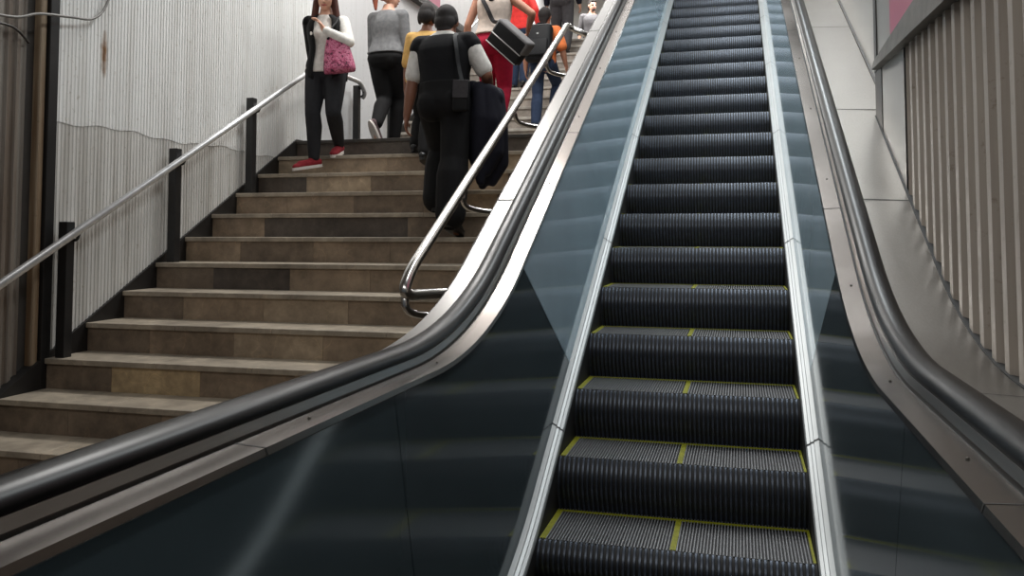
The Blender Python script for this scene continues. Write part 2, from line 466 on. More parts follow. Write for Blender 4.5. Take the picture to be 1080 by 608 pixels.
# ------------------------------------------------------------------ staircase
RUN, RISE = .3485, .1912
XL = -4.03; XR = -.862
ZN = 2.30            # landing level
YN = 2.8135
stairs = empty('staircase', (-2.4, -1.37, 0), 0, 'wide brown marble staircase rising to a landing left of the escalator', 'staircase')
nose = lambda i: (YN-i*RUN, ZN-i*RISE)
CUTS = [0, .155, .355, .555, .755, .955, 1]      # the facing blocks share their joints from step to step
special = {0: [4, 4, 4, 4, 4, 4], 2: [4, 2, 3, 0, 4, 3], 3: [1, 1, 3, 0, 3, 0], 4: [1, 4, 4, 3, 3, 1], 5: [0, 3, 1, 1, 0, 2],
           6: [3, 4, 0, 1, 2, 0], 7: [3, 0, 2, 1, 0, 2], 8: [3, 1, 2, 0, 1, 0], 9: [3, 5, 1, 0, 2, 0], 10: [3, 3, 1, 0, 0, 1], 11: [1, 3, 0, 0, 1, 0]}
def make_flight_step(y, z, depth, zdrop, xl, xr, blocks, slab_m, name='step', idx=0):
    bm = bmesh.new()
    nb = 5; xs = [xl]; 
    while xs[-1] < xr-.9: xs.append(xs[-1]+random.uniform(.55, .85))
    xs.append(xr)
    for a, b in zip(xs, xs[1:]):
        box(bm, a, b-.0015, y-.022, y+depth, z-.034, z, .004)
    st = obj(name, bm, slab_m, stairs)
    bm = bmesh.new(); mats = []
    for a, b, mi in blocks:
        m_ = M['stone%d' % mi] if isinstance(mi, int) else M[mi]
        if m_ not in mats: mats.append(m_)
        box(bm, xl+(xr-xl)*a, xl+(xr-xl)*b-.002, y, y+.03, z-zdrop, z-.034, .0, mats.index(m_))
    obj('riser', bm, mats, st)
for i in range(0, 13):
    y, z = nose(i)
    cs = special.get(i) or [random.choice([0, 0, 1, 1, 2, 3]) for _ in range(6)]
    bl = [(p, q, m_) for p, q, m_ in zip(CUTS, CUTS[1:], cs)]
    dep = RUN+.012 if i else 2.24
    make_flight_step(y, z, dep, RISE if i < 12 else z, XL, XR, bl, M['slab'] if i else M['darkstone'])
# upper flight
YU = 5.06
NU = 12
ZT = ZN+NU*RISE
for k in range(NU):
    y = YU+k*RUN; z = ZN+(k+1)*RISE
    cuts = [0, .2+.05*random.random(), .45, .7+.05*random.random(), 1]
    bl = [(a, b, 'riser_up') for a, b in zip(cuts, cuts[1:])]
    make_flight_step(y, z, RUN+.012 if k < NU-1 else .4, RISE, XL, XR, bl, M['slab_up'], 'upper_step')
YT = YU+(NU-1)*RUN

# nose line of the whole stair (for wall foot)
def stairline(y):
    if y < YN-12*RUN: return 0.
    if y <= YN: return ZN-(YN-y)/RUN*RISE
    if y <= YU-.35: return ZN
    if y <= YT: return ZN+(y-YU+.35)/RUN*RISE
    return ZT
# floor and landings
def slab_obj(name, x0, x1, y0, y1, z0, z1, m):
    bm = bmesh.new(); box(bm, x0, x1, y0, y1, z0, z1); return struct(obj(name, bm, m))
slab_obj('floor', -5.2, 2.2, -9, -1.37, -.12, 0., M['floor'])
slab_obj('floor_upper', -6, 3.2, YT+.38, 17, ZT-.12, ZT-.002, M['floor'])

# ------------------------------------------------------------------ left wall
XW = -4.055
def corrugated(name, x, ya, yb, zb, zt, pitch, depth, m, inward=1, slope=.12, duty=.5):
    """sheet in a plane of constant x; ribs vertical; depth towards +x*inward"""
    bm = bmesh.new(); y = ya; cols = []
    while y < yb:
        for fy, d in ((0, 0), (slope*pitch, 1), (duty*pitch, 1), ((duty+slope)*pitch, 0)):
            if y+fy <= yb: cols.append((y+fy, d))
        y += pitch
    cols.append((yb, 0))
    A = [bm.verts.new((x+inward*depth*d, yy, zb(yy))) for yy, d in cols]
    B = [bm.verts.new((x+inward*depth*d, yy, zt(yy))) for yy, d in cols]
    for k in range(len(cols)-1): bm.faces.new((A[k], A[k+1], B[k+1], B[k]))
    # back face gives the sheet thickness
    C = [bm.verts.new((x-inward*.05, yy, zb(yy))) for yy, d in (cols[0], cols[-1])]
    D = [bm.verts.new((x-inward*.05, yy, zt(yy))) for yy, d in (cols[0], cols[-1])]
    bm.faces.new((C[0], D[0], D[1], C[1]))
    return struct(obj(name, bm, m))
ZC = 7.4
wig = lambda y: 2.11+.012*math.sin(y*5)+.008*math.sin(y*17)
corrugated('wall_left', XW, -.30, 3.12, lambda y: max(stairline(y)+.012, 0), lambda y: max(wig(y), stairline(y)+.012), .033, .006, M['wall_low'])
corrugated('wall_left_upper', XW+.004, -.30, 3.12, lambda y: max(wig(y)-.0, stairline(y)+.012), lambda y: ZC, .033, .006, M['wall_l'])
for k, (a, b) in enumerate([(3.124, 5.1), (5.104, 7.0), (7.004, 8.2), (8.204, 12.), (12.004, 17.)]):
    bm = bmesh.new()
    ys = frange(a, b, .2)
    P = [bm.verts.new((XW+.006, y, stairline(y)+.012)) for y in ys]; Q = [bm.verts.new((XW+.006, y, ZC)) for y in ys]
    P2 = [bm.verts.new((XW-.05, y, stairline(y)+.012)) for y in ys]; Q2 = [bm.verts.new((XW-.05, y, ZC)) for y in ys]
    for i in range(len(ys)-1):
        bm.faces.new((P[i], P[i+1], Q[i+1], Q[i])); bm.faces.new((P2[i], Q2[i], Q2[i+1], P2[i+1]))
    bm.faces.new((P[0], Q[0], Q2[0], P2[0])); bm.faces.new((P[-1], P2[-1], Q2[-1], Q[-1]))
    struct(obj('wall_left_panel', bm, M['wall_plain']))
# dark stringer beneath the wall sheets
bm = bmesh.new(); ys = frange(-1.37, YT+.4, .1)
for x in (XL-.001, XL-.12):
    P = [bm.verts.new((x, y, max(stairline(y)-.6, -.02))) for y in ys]; Q = [bm.verts.new((x, y, stairline(y)+.018)) for y in ys]
    for i in range(len(ys)-1): bm.faces.new((P[i], P[i+1], Q[i+1], Q[i]))
vs = bm.verts[:]; n = len(ys)
bm.verts.ensure_lookup_table()
for i in range(n-1):
    bm.faces.new((bm.verts[n+i], bm.verts[n+i+1], bm.verts[3*n+i+1], bm.verts[3*n+i]))
struct(obj('trim_stringer', bm, M['stringer']))
# black post at the sheet's end, the tan pole and the rusty sheet beyond it
bm = bmesh.new(); box(bm, XW-.03, XW+.025, -.372, -.297, 0, ZC, .004)
struct(obj('trim_black_post', bm, M['post']))
bm = bmesh.new(); box(bm, XW-.06, XW+.004, -.425, -.376, 0, ZC, .012)
struct(obj('trim_tan_pole', bm, M['tan']))
bm = bmesh.new(); box(bm, XW-.1, XW-.055, -.54, -.42, 0, ZC)
struct(obj('trim_dark_recess', bm, M['darktrim']))
corrugated('wall_left_lower', XW-.05, -4.5, -.50, lambda y: 0, lambda y: ZC, .07, .016, M['wall_rust'])

# left handrail: worn steel tube on black posts
lr = empty('stair_handrail', (-3.92, -1.2, .39), 0, 'steel handrail on black square posts along the white left wall', 'handrail')
XP = -3.955; XRL = -3.90
bm = bmesh.new()
path = fillet([(XRL, -1.35, .80), (XRL, 2.84, 3.015), (XRL, 3.2, 3.095), (XRL, 4.0, 3.095), (XRL, 4.12, 2.98), (XP+.02, 4.12, 2.93)], .14, 6)
tube(bm, path, .026, 12)
rail = obj('rail', bm, M['railsteel'], lr, smooth=True)
for (py, pz0, top) in ((-.27, nose(9)[1], 1.45), (.81, nose(6)[1], 2.03), (1.86, nose(3)[1], 2.585), (4.02, ZN, 3.06), (5.0, ZN, 3.10)):
    bm = bmesh.new(); box(bm, XP-.034, XP+.034, py-.034, py+.034, pz0, top, .004)
    p = obj('post', bm, M['post'], lr)
    zr = top-.12
    bm = bmesh.new(); tube(bm, fillet([(XP, py+.03, zr), (XRL, py+.03, zr), (XRL, py+.06, zr+.075)], .02, 4), .010, 8)
    obj('bracket', bm, M['post'], p, smooth=True)
bm = bmesh.new(); tube(bm, fillet([(XRL, 4.9, 2.98), (XRL, 5.0, 3.06), (XRL, 5.25, 3.14), (XRL, 8.6, 3.14+3.35*RISE/RUN)], .1), .026, 12)
obj('rail', bm, M['railsteel'], lr, smooth=True)

# stainless tube rail carried by the escalator's flank
tr = empty('tube_handrail', (-1.1, -1.5, .3), 0, 'curved stainless tube handrail on looped brackets beside the escalator deck', 'handrail')
XT = -1.10
zr = lambda y: 1.172+(y+1.54)*.5465
bm = bmesh.new()
tube(bm, fillet([(-.85, -1.22, 1.11), (-1.0, -1.28, 1.11), (XT, -1.55, zr(-1.55)-.05), (XT, -1.45, zr(-1.45)), (XT, 1.98, zr(1.98)), (XT+.02, 2.06, zr(2.0)-.02), (-.87, 2.06, zr(2.0)-.12)], .13, 8), .0255, 14)
obj('rail', bm, M['tube'], tr, smooth=True)
bm = bmesh.new()
tube(bm, fillet([(-.85, -1.34, 1.02), (-1.02, -1.42, 1.02), (XT, -1.54, 1.05), (XT, -1.48, zr(-1.48)-.03)], .09, 8), .017, 12)
obj('bracket', bm, M['tube'], tr, smooth=True)
for by in (-.62, .42, 1.32):
    bm = bmesh.new(); z = zr(by)
    tube(bm, fillet([(XT, by-.15, zr(by-.15)-.01), (XT+.005, by-.12, z-.165), (XT+.08, by-.04, z-.19), (-.85, by+.03, z-.185)], .09, 8), .0145, 12)
    obj('bracket', bm, M['tube'], tr, smooth=True)

# ------------------------------------------------------------------ right wall
YB = -.12
def deckz(y): return N(y)+.981
corrugated('wall_right', WR+.022, -4.5, -.93, lambda y: deckz(y)-.012, lambda y: 2.20, .122, .022, M['wall_r'], inward=-1, duty=.5, slope=.17)
bm = bmesh.new(); ys = frange(-.90, -.32, .06)
for x in (WR, WR+.05):
    P = [bm.verts.new((x, y, deckz(y)-.01)) for y in ys]; Q = [bm.verts.new((x, y, 2.23)) for y in ys]
    for i in range(len(ys)-1): bm.faces.new((P[i], P[i+1], Q[i+1], Q[i]))
struct(obj('wall_right_flat', bm, M['wall_r_plain']))
bm = bmesh.new(); box(bm, WR-.003, WR+.05, -.32, YB, deckz(-.3)-.12, 2.23)
struct(obj('trim_right_edge', bm, M['darktrim']))
bm = bmesh.new(); box(bm, WR+.005, WR+.05, -.94, -.89, deckz(-.9)-.1, 2.2)
struct(obj('trim_right_joint', bm, M['darktrim']))
# thin dark joint along the foot of the right wall
bm = bmesh.new(); sweep_x(bm, [y for y in YS if y < YB-.05]+[YB], deckz, [(WR-.008, -.002), (WR-.008, .005), (WR+.03, .005), (WR+.03, -.002)], closed=True)
struct(obj('baseboard_right', bm, M['groove']))
# beam over the sheet, the wall above it with the pink poster
bm = bmesh.new()
pts = [(-4.5, 2.10, 2.36), (-1.8, 2.14, 2.30), (-1.25, 2.165, 2.285), (-.6, 2.19, 2.262), (-.26, 2.203, 2.248)]
rows = [[bm.verts.new((x, y, z)) for x, z in ((WR-.04, a), (WR-.03, b), (WR+.05, b), (WR+.05, a))] for y, a, b in pts]
for A, B in zip(rows, rows[1:]):
    for q in range(4): bm.faces.new((A[q], A[(q+1) % 4], B[(q+1) % 4], B[q]))
bm.faces.new(rows[0]); bm.faces.new(rows[-1][::-1])
bmesh.ops.recalc_face_normals(bm, faces=bm.faces)
struct(obj('trim_right_beam', bm, M['beam']))
bm = bmesh.new(); box(bm, WR, WR+.05, -4.5, -.20, 2.21, ZC)
struct(obj('wall_right_upper', bm, M['wall_r_plain']))
bm = bmesh.new(); box(bm, WR-.006, WR+.052, -.20, YB, 2.21, ZC)
struct(obj('trim_right_post', bm, M['darktrim']))
bm = bmesh.new(); box(bm, WR-.014, WR-.001, -2.4, -.66, 2.29, 3.6, .002)
tag(obj('poster', bm, M['pink']), 'plain pink poster panel above the grey beam on the right wall', 'poster')
bm = bmesh.new(); ys = frange(YB, 17, .3)
for x in (WR+.075, WR+.13):
    P = [bm.verts.new((x, y, min(deckz(y), ZT+1.2)-.03)) for y in ys]; Q = [bm.verts.new((x, y, ZC)) for y in ys]
    for i in range(len(ys)-1): bm.faces.new((P[i], P[i+1], Q[i+1], Q[i]))
struct(obj('wall_right_far', bm, M['wall_r_plain']))
bm = bmesh.new(); sweep_x(bm, frange(YB, 7.3, .3), deckz, [(WR+.062, -.01), (WR+.062, .006), (WR+.08, .006), (WR+.08, -.01)], closed=True)
struct(obj('baseboard_right_far', bm, M['darktrim']))

# added dark band for reflections, then far wall and ceiling
bm = bmesh.new(); ys = frange(-4.5, 17, .3)
for x in (WR-.02, WR+.072):
    P = [bm.verts.new((x, y, min(max(N(y)+3.0, 3.85), ZT+2.3))) for y in ys]; Q = [bm.verts.new((x, y, ZC)) for y in ys]
    for i in range(len(ys)-1): bm.faces.new((P[i], P[i+1], Q[i+1], Q[i]))
n = len(ys); bm.verts.ensure_lookup_table()
for i in range(n-1): bm.faces.new((bm.verts[i], bm.verts[i+1], bm.verts[2*n+i+1], bm.verts[2*n+i]))
struct(obj('added_dark_band', bm, M['darktrim']))  # unseen band, added so the right handrail reflects something dark
slab_obj('wall_far', -6, 3.2, 16.6, 16.7, ZT-.1, ZC, M['farwall'])
slab_obj('ceiling', -4.2, 1.15, -9, 17, ZC, ZC+.1, M['ceil'])
# beam and pink band high on the left wall by the landing
bm = bmesh.new(); box(bm, XW-.02, XW+.10, 5.4, 8.35, 4.56, 4.68, .004)
struct(obj('trim_left_beam', bm, M['darktrim']))
bm = bmesh.new(); box(bm, XW, XW+.03, 5.4, 7.0, 4.70, 5.2, .003)
tag(obj('sign_panel', bm, M['pink']), 'pale pink panel above the dark beam on the upper left wall', 'panel')

# cables at the top left
def cable(pts, r, m, label):
    bm = bmesh.new(); tube(bm, smooth_path(pts, 10), r, 8)
    return tag(obj('cable', bm, m, smooth=True), label, 'cable')
cable([(XW+.075, -.98, 2.66), (XW+.075, -.70, 2.69), (XW+.075, -.52, 2.755), (XW+.075, -.25, 2.80), (XW+.055, -.05, 2.84), (XW+.045, .08, 2.95), (XW+.04, .17, 3.18), (XW+.03, .2, 3.5)], .009, M['cable'], 'grey cable looping across the black post at upper left')
cable([(XW+.0, -.95, 2.63), (XW+.0, -.7, 2.65), (XW+.0, -.6, 2.63), (XW-.02, -.5, 2.58)], .008, M['cable_d'], 'short dark cable on the rusty sheet left of the black post')

# ------------------------------------------------------------------ people
def Rx(a): return Matrix.Rotation(a, 4, 'X')
def Ry(a): return Matrix.Rotation(a, 4, 'Y')
def Rz(a): return Matrix.Rotation(a, 4, 'Z')
def remesh(bm, voxel, it=3, fac=.5):
    me = bpy.data.meshes.new('t'); bm.to_mesh(me); bm.free()
    o = bpy.data.objects.new('t', me); COL.objects.link(o)
    r = o.modifiers.new('r', 'REMESH'); r.mode = 'VOXEL'; r.voxel_size = voxel; r.use_smooth_shade = True
    if it:
        s = o.modifiers.new('s', 'SMOOTH'); s.factor = fac; s.iterations = it
    dg = bpy.context.evaluated_depsgraph_get(); dg.update()
    out = bpy.data.meshes.new_from_object(o.evaluated_get(dg))
    bpy.data.objects.remove(o); bpy.data.meshes.remove(me)
    out.materials.clear()
    for p in out.polygons: p.use_smooth = True
    return out
def ball(bm, c, r, rot=None, seg=14):
    m = Matrix.Translation(Vector(c))
    if rot is not None: m = m @ rot
    if not isinstance(r, (tuple, list)): r = (r, r, r)
    m = m @ Matrix.Diagonal((r[0], r[1], r[2], 1))
    nv = seg-4; R = []
    top = bm.verts.new(m @ Vector((0, 0, 1))); bot = bm.verts.new(m @ Vector((0, 0, -1)))
    for j in range(1, nv):
        t = PI*j/nv; z, q = math.cos(t), math.sin(t)
        R.append([bm.verts.new(m @ Vector((q*math.cos(2*PI*k/seg), q*math.sin(2*PI*k/seg), z))) for k in range(seg)])
    for k in range(seg):
        bm.faces.new((top, R[0][k], R[0][(k+1) % seg])); bm.faces.new((bot, R[-1][(k+1) % seg], R[-1][k]))
    for A, B in zip(R, R[1:]):
        for k in range(seg): bm.faces.new((A[k], B[k], B[(k+1) % seg], A[(k+1) % seg]))
def cap(bm, a, b, ra, rb):
    a = Vector(a); b = Vector(b)
    if (b-a).length < 1e-4: ball(bm, a, ra); return
    tube(bm, [a, b], [ra, rb], 14); ball(bm, a, ra, seg=12); ball(bm, b, rb, seg=12)
def chain(bm, pts, rs):
    for i in range(len(pts)-1): cap(bm, pts[i], pts[i+1], rs[i], rs[i+1])
def loft(bm, rings, seg=24):
    """rings: list of (matrix, rx, ry): ellipse in the matrix' xy plane"""
    R = []
    for m, rx, ry in rings:
        ring = []
        for k in range(seg):
            a = 2*PI*k/seg; ca, sa = math.cos(a), math.sin(a)
            ring.append(bm.verts.new(m @ Vector((rx*math.copysign(abs(ca)**.85, ca), ry*math.copysign(abs(sa)**.85, sa), 0))))
        R.append(ring)
    for A, B in zip(R, R[1:]):
        for k in range(seg): bm.faces.new((A[k], A[(k+1) % seg], B[(k+1) % seg], B[k]))
    bm.faces.new(R[0][::-1]); bm.faces.new(R[-1])
def ik(a, t, l1, l2, pole):
    a = Vector(a); t = Vector(t); d = t-a; L = d.length
    if L > (l1+l2)*.999:
        t = a+d*((l1+l2)*.999/L); d = t-a; L = d.length
    x = (l1*l1-l2*l2+L*L)/(2*L); h = math.sqrt(max(0, l1*l1-x*x)); u = d/L
    p = Vector(pole); p = (p-u*p.dot(u)).normalized()
    return a+u*x+p*h, t
TORSO_F = [(-.15, 0, .075, .07), (-.10, -.005, .155, .115), (-.03, -.012, .178, .128), (.05, -.006, .162, .112), (.13, 0, .136, .096), (.20, .002, .132, .094), (.28, .006, .148, .108), (.36, .004, .158, .108), (.42, 0, .155, .088), (.46, -.004, .118, .068), (.49, -.004, .062, .056), (.56, .006, .048, .050)]
TORSO_M = [(-.15, 0, .08, .07), (-.10, 0, .150, .112), (-.03, -.006, .168, .124), (.05, 0, .162, .116), (.13, .002, .158, .112), (.20, .002, .160, .114), (.28, .004, .176, .124), (.36, .002, .188, .122), (.42, 0, .180, .098), (.46, -.004, .135, .074), (.49, -.004, .070, .062), (.56, .008, .056, .058)]
def interp(tab, h):
    if h <= tab[0][0]: return tab[0][1:]
    for a, b in zip(tab, tab[1:]):
        if h <= b[0]:
            t = (h-a[0])/(b[0]-a[0]); return tuple(a[i]+(b[i]-a[i])*t for i in (1, 2, 3))
    return tab[-1][1:]
class Person:
    def __init__(s, label, loc, face, H, male, pelvis, feet, wrists, lean=0., side=0., twist=0., head=(0, 0), skin='skin_a', build=1., group=None,
                 elbow=((-.4, -1, -.2), (.4, -1, -.2)), hand_dir=(None, None), knee=((-.08, 1, .1), (.08, 1, .1)), neck=0.):
        """pelvis and wrists in the figure's own 1.70 m frame; feet: ((X, Y, Zsole, pitch, yaw), ...) in the place's coordinates, left then right"""
        s.s = H/1.7; s.male = male; s.b = build
        s.root = empty('person', loc, face, label, 'person', group)
        s.T = base(s.root) @ Matrix.Scale(s.s, 4); Ti = s.T.inverted()
        s.tab = TORSO_M if male else TORSO_F
        s.pel = Vector(pelvis)
        s.MT = Matrix.Translation(s.pel) @ Rz(twist) @ Ry(side) @ Rx(-lean)
        sw = (.185 if male else .160)
        s.sh = [s.MT @ Vector((-sw*build, -.004, .425)), s.MT @ Vector((sw*build, -.004, .425))]
        s.hip = [s.pel+Vector((-.088, 0, -.04)), s.pel+Vector((.088, 0, -.04))]
        s.foot = []; s.knee = []; s.ank = []
        for q, (X, Y, Z, pitch, yaw) in enumerate(feet):
            p = Ti @ Vector((X, Y, Z))            # the sole under the ball of the foot
            F = Matrix.Translation(p) @ Rz(yaw) @ Rx(-pitch)
            a = F @ Vector((0, -.125, .085))
            k, a2 = ik(s.hip[q], a, .425, .415, knee[q])
            F = Matrix.Translation(a2-a) @ F
            s.foot.append(F); s.knee.append(k); s.ank.append(a2)
        s.el = []; s.wr = []
        for q in (0, 1):
            e, w_ = ik(s.sh[q], wrists[q], .285, .255, elbow[q]); s.el.append(e); s.wr.append(w_)
        s.MH = s.MT @ Matrix.Translation((0, .012, .545+neck)) @ Rz(head[0]) @ Rx(-head[1]) @ Matrix.Scale(1.09, 4)
        s.hd = hand_dir
        s.skin = skin
        s.make_body()
    def add(s, name, me, m, label=None):
        me.transform(Matrix.Scale(s.s, 4))
        o = link(name, me, m, s.root, True, local=True)
        if label: o['label'] = label
        return o
    def torso(s, bm, lo, hi, off, flare=0., n=14):
        R = []
        for i in range(n+1):
            h = lo+(hi-lo)*i/n; cy, rx, ry = interp(s.tab, h)
            fl = flare*(1-i/n)**2
            R.append((s.MT @ Matrix.Translation((0, cy, h)), (rx*s.b+off+fl), (ry*s.b+off+fl)))
        loft(bm, R)
    def arm(s, bm, q, off, upto=2., ra=1.):
        """upto: 0..1 along the upper arm, 1..2 along the forearm"""
        S, E, W = s.sh[q], s.el[q], s.wr[q]
        k = (1.12 if s.male else .95)*ra
        S0 = s.MT @ Vector(((-.11 if q == 0 else .11)*s.b, -.004, .418))
        cap(bm, S0, S, .060*k+off*.8, .052*k+off)
        if upto <= 1:
            P = S+(E-S)*upto; cap(bm, S, P, .052*k+off, (.052-.010*upto)*k+off*1.3)
        else:
            cap(bm, S, E, .052*k+off, .039*k+off)
            t = upto-1; mid = E+(W-E)*min(.35, t)
            cap(bm, E, mid, .039*k+off, .040*k+off)
            if t > .35: cap(bm, mid, E+(W-E)*t, .040*k+off, (.040-.015*(t-.35)/.65)*k+off)
    def leg(s, bm, q, off, to=1., hem=0.):
        H_, K, A = s.hip[q], s.knee[q], s.ank[q]
        k = (1. if s.male else 1.06)*s.b
        m1 = H_+(K-H_)*.45
        chain(bm, [H_, m1, K], [.092*k+off, .080*k+off, .056*k+off+hem*.4])
        c = K+(A-K)*.3; c = c+(s.foot[q].to_3x3() @ Vector((0, -.012, 0)))
        e = K+(A-K)*to
        chain(bm, [K, c, e], [.056*k+off+hem*.4, .057*k+off+hem*.7, .036*k+off+hem])
    def make_body(s):
        bm = bmesh.new(); s.torso(bm, -.15, .56, 0)
        for q in (0, 1):
            sg = -1 if q == 0 else 1
            s.arm(bm, q, 0); s.leg(bm, q, 0)
            F = s.foot[q]
            cap(bm, s.ank[q], F @ Vector((0, -.15, .04)), .036, .034)
            cap(bm, F @ Vector((0, -.15, .036)), F @ Vector((0, 0, .026)), .032, .030)
            cap(bm, F @ Vector((0, 0, .026)), F @ Vector((0, .065, .022)), .036, .020)
            # hand: palm, four unequal fingers in two bends, a thumb from the side of the palm
            W = s.wr[q]; d = s.hd[q]
            d = Vector(d).normalized() if d else ((W-s.el[q]).normalized()+Vector((0, .12, -.1))).normalized()
            inn = Vector((-sg, .25, 0)); inn = (inn-d*inn.dot(d)).normalized()     # palm faces the body
            wv = d.cross(inn).normalized()
            if wv.y < 0: wv = -wv                                                   # thumb side forward
            pc = W+d*.045
            rot = Matrix((wv, inn, d)).transposed().to_4x4()
            ball(bm, pc, (.040, .016, .050), rot)
            cap(bm, W-d*.02, W+d*.02, .025, .024)
            for f in range(4):
                o_ = (1.5-f)*.0185; L = (.036, .042, .039, .030)[f]
                a = W+d*.082+wv*o_; b = a+(d*.93+inn*.35).normalized()*L; c = b+(d*.55+inn*.83).normalized()*L*.8
                chain(bm, [a-d*.02, a, b, c], [.0095, .0092, .0086, .0074])
            a = W+d*.030+wv*.034; b = a+(d*.62+wv*.72+inn*.2).normalized()*.036; c = b+(d*.85+wv*.2+inn*.5).normalized()*.028
            chain(bm, [W+d*.02+wv*.016, a, b, c], [.014, .0125, .0105, .0085])
        for q in (0, 1):
            if not s.male:
                ball(bm, s.MT @ Vector(((-.07, .07)[q], .075, .305)), (.062, .058, .062))
            ball(bm, s.MT @ Vector(((-.075, .075)[q], -.062, -.05)), (.085, .075, .09))
        # head with jaw, nose, ears, brow
        Hm = s.MH
        ball(bm, Hm @ Vector((0, -.008, .128)), (.073, .092, .098), Hm.to_3x3().to_4x4(), 20)
        ball(bm, Hm @ Vector((0, .030, .066)), (.056, .060, .066), Hm.to_3x3().to_4x4(), 18)
        ball(bm, Hm @ Vector((0, .062, .028)), (.030, .026, .022), Hm.to_3x3().to_4x4())
        cap(bm, Hm @ Vector((0, .084, .118)), Hm @ Vector((0, .104, .080)), .010, .0135)
        for sg in (-1, 1):
            ball(bm, Hm @ Vector((sg*.076, -.006, .098)), (.009, .020, .031), Hm.to_3x3().to_4x4(), 12)
            cap(bm, Hm @ Vector((sg*.014, .081, .130)), Hm @ Vector((sg*.046, .068, .130)), .010, .009)
            ball(bm, Hm @ Vector((sg*.036, .062, .078)), (.020, .018, .018), None, 12)
        o = s.add('body', remesh(bm, .0085, 3), M[s.skin]); s.body = o
        for sg in (-1, 1):
            b2 = bmesh.new(); ball(b2, Hm @ Vector((sg*.030, .079, .108)), (.012, .009, .0075), Hm.to_3x3().to_4x4(), 12)
            s.add('eye', from_bm(b2), M['eye'])
        b2 = bmesh.new(); ball(b2, Hm @ Vector((0, .088, .049)), (.024, .010, .0075), Hm.to_3x3().to_4x4(), 12)
        s.add('mouth', from_bm(b2), M['lips'])
    def top(s, name, m, lo=-.06, hi=.47, off=.014, sleeve=1.92, flare=.01, label=None, ra=1., bust=True, sleeve_off=None):
        bm = bmesh.new(); s.torso(bm, lo, hi, off, flare)
        if sleeve:
            for q in (0, 1): s.arm(bm, q, off*.9 if sleeve_off is None else sleeve_off, sleeve, ra)
        if not s.male and bust:
            for q in (0, 1): ball(bm, s.MT @ Vector(((-.07, .07)[q], .075, .305)), (.066+off*.5, .060+off, .066+off*.5))
        return s.add(name, remesh(bm, .0095, 3), m, label)
    def trousers(s, m, off=.012, hem=.012, hi=.10, to=.97, name='trousers'):
        bm = bmesh.new(); s.torso(bm, -.15, hi, off)
        for q in (0, 1):
            s.leg(bm, q, off, to, hem)
            ball(bm, s.MT @ Vector(((-.075, .075)[q], -.062, -.05)), (.085+off, .075+off, .09+off))
        return s.add(name, remesh(bm, .0095, 3), m)
    def shoes(s, m, sole=None, fat=1.):
        for q in (0, 1):
            F = s.foot[q]; bm = bmesh.new()
            cap(bm, F @ Vector((0, -.160, .048)), F @ Vector((0, -.06, .046)), .040*fat, .040*fat)
            cap(bm, F @ Vector((0, -.06, .046)), F @ Vector((0, .02, .040)), .040*fat, .043*fat)
            ball(bm, F @ Vector((0, .045, .034)), (.043*fat, .062, .030), F.to_3x3().to_4x4())
            cap(bm, F @ Vector((0, -.13, .075)), F @ Vector((0, -.10, .07)), .038, .036)
            o = s.add('shoe', remesh(bm, .008, 3), m)
            b2 = bmesh.new(); pts = []
            for k in range(28):
                a = 2*PI*k/28; x = .046*fat*math.cos(a); y = -.045+.155*math.copysign(abs(math.sin(a))**.8, math.sin(a))
                x *= 1.0+.08*math.sin(a); pts.append((x, y))
            for z0, z1 in ((0.0, .026),):
                A = [b2.verts.new(F @ Vector((x, y, z0))) for x, y in pts]; B = [b2.verts.new(F @ Vector((x, y, z1))) for x, y in pts]
                b2.faces.new(A[::-1]); b2.faces.new(B)
                for k in range(28): b2.faces.new((A[k], A[(k+1) % 28], B[(k+1) % 28], B[k]))
            me = from_bm(b2); me.transform(Matrix.Scale(s.s, 4))
            link('sole', me, sole or m, o, False, local=True)
    def hair(s, m, blobs, name='hair'):
        bm = bmesh.new(); Hm = s.MH; R_ = Hm.to_3x3().to_4x4()
        ball(bm, Hm @ Vector((0, -.018, .140)), (.078, .092, .096), R_, 18)
        for b in blobs:
            if len(b) == 2: ball(bm, Hm @ Vector(b[0]), b[1], R_)
            else: cap(bm, Hm @ Vector(b[0]), Hm @ Vector(b[1]), b[2], b[3])
        # trim the fringe so the face stays free
        return s.add(name, remesh(bm, .008, 2), m)
    def W(s, p): return s.T @ Vector(p)
    def WT(s, p): return s.T @ (s.MT @ Vector(p))
SHORT = [((0, -.050, .080), (.072, .050, .075)), ((0, -.046, .030), (.054, .034, .055)), ((-.068, -.02, .115), (.016, .035, .040)), ((.068, -.02, .115), (.016, .035, .040)), ((0, .045, .190), (.056, .040, .028))]
def ribbon(bm, pts, centre, w, t):
    """flat strap along pts, its face turned away from centre"""
    pts = [Vector(p) for p in pts]; rows = []
    for i, p in enumerate(pts):
        tg = (pts[min(i+1, len(pts)-1)]-pts[max(i-1, 0)]).normalized()
        n = p-Vector(centre); n = (n-tg*n.dot(tg)).normalized(); b = tg.cross(n)
        rows.append([bm.verts.new(p+b*(w/2*sx)+n*(t/2*sn)) for sx, sn in ((-1, -1), (1, -1), (1, 1), (-1, 1))])
    for A, B in zip(rows, rows[1:]):
        for q in range(4): bm.faces.new((A[q], A[(q+1) % 4], B[(q+1) % 4], B[q]))
    bm.faces.new(rows[0][::-1]); bm.faces.new(rows[-1])
def rbox(M4, sx, sy, sz, bev):
    bm = bmesh.new(); box(bm, -sx/2, sx/2, -sy/2, sy/2, -sz/2, sz/2)
    bmesh.ops.bevel(bm, geom=bm.edges[:], offset=bev, segments=4, affect='EDGES', profile=.5)
    bm.transform(M4); return bm

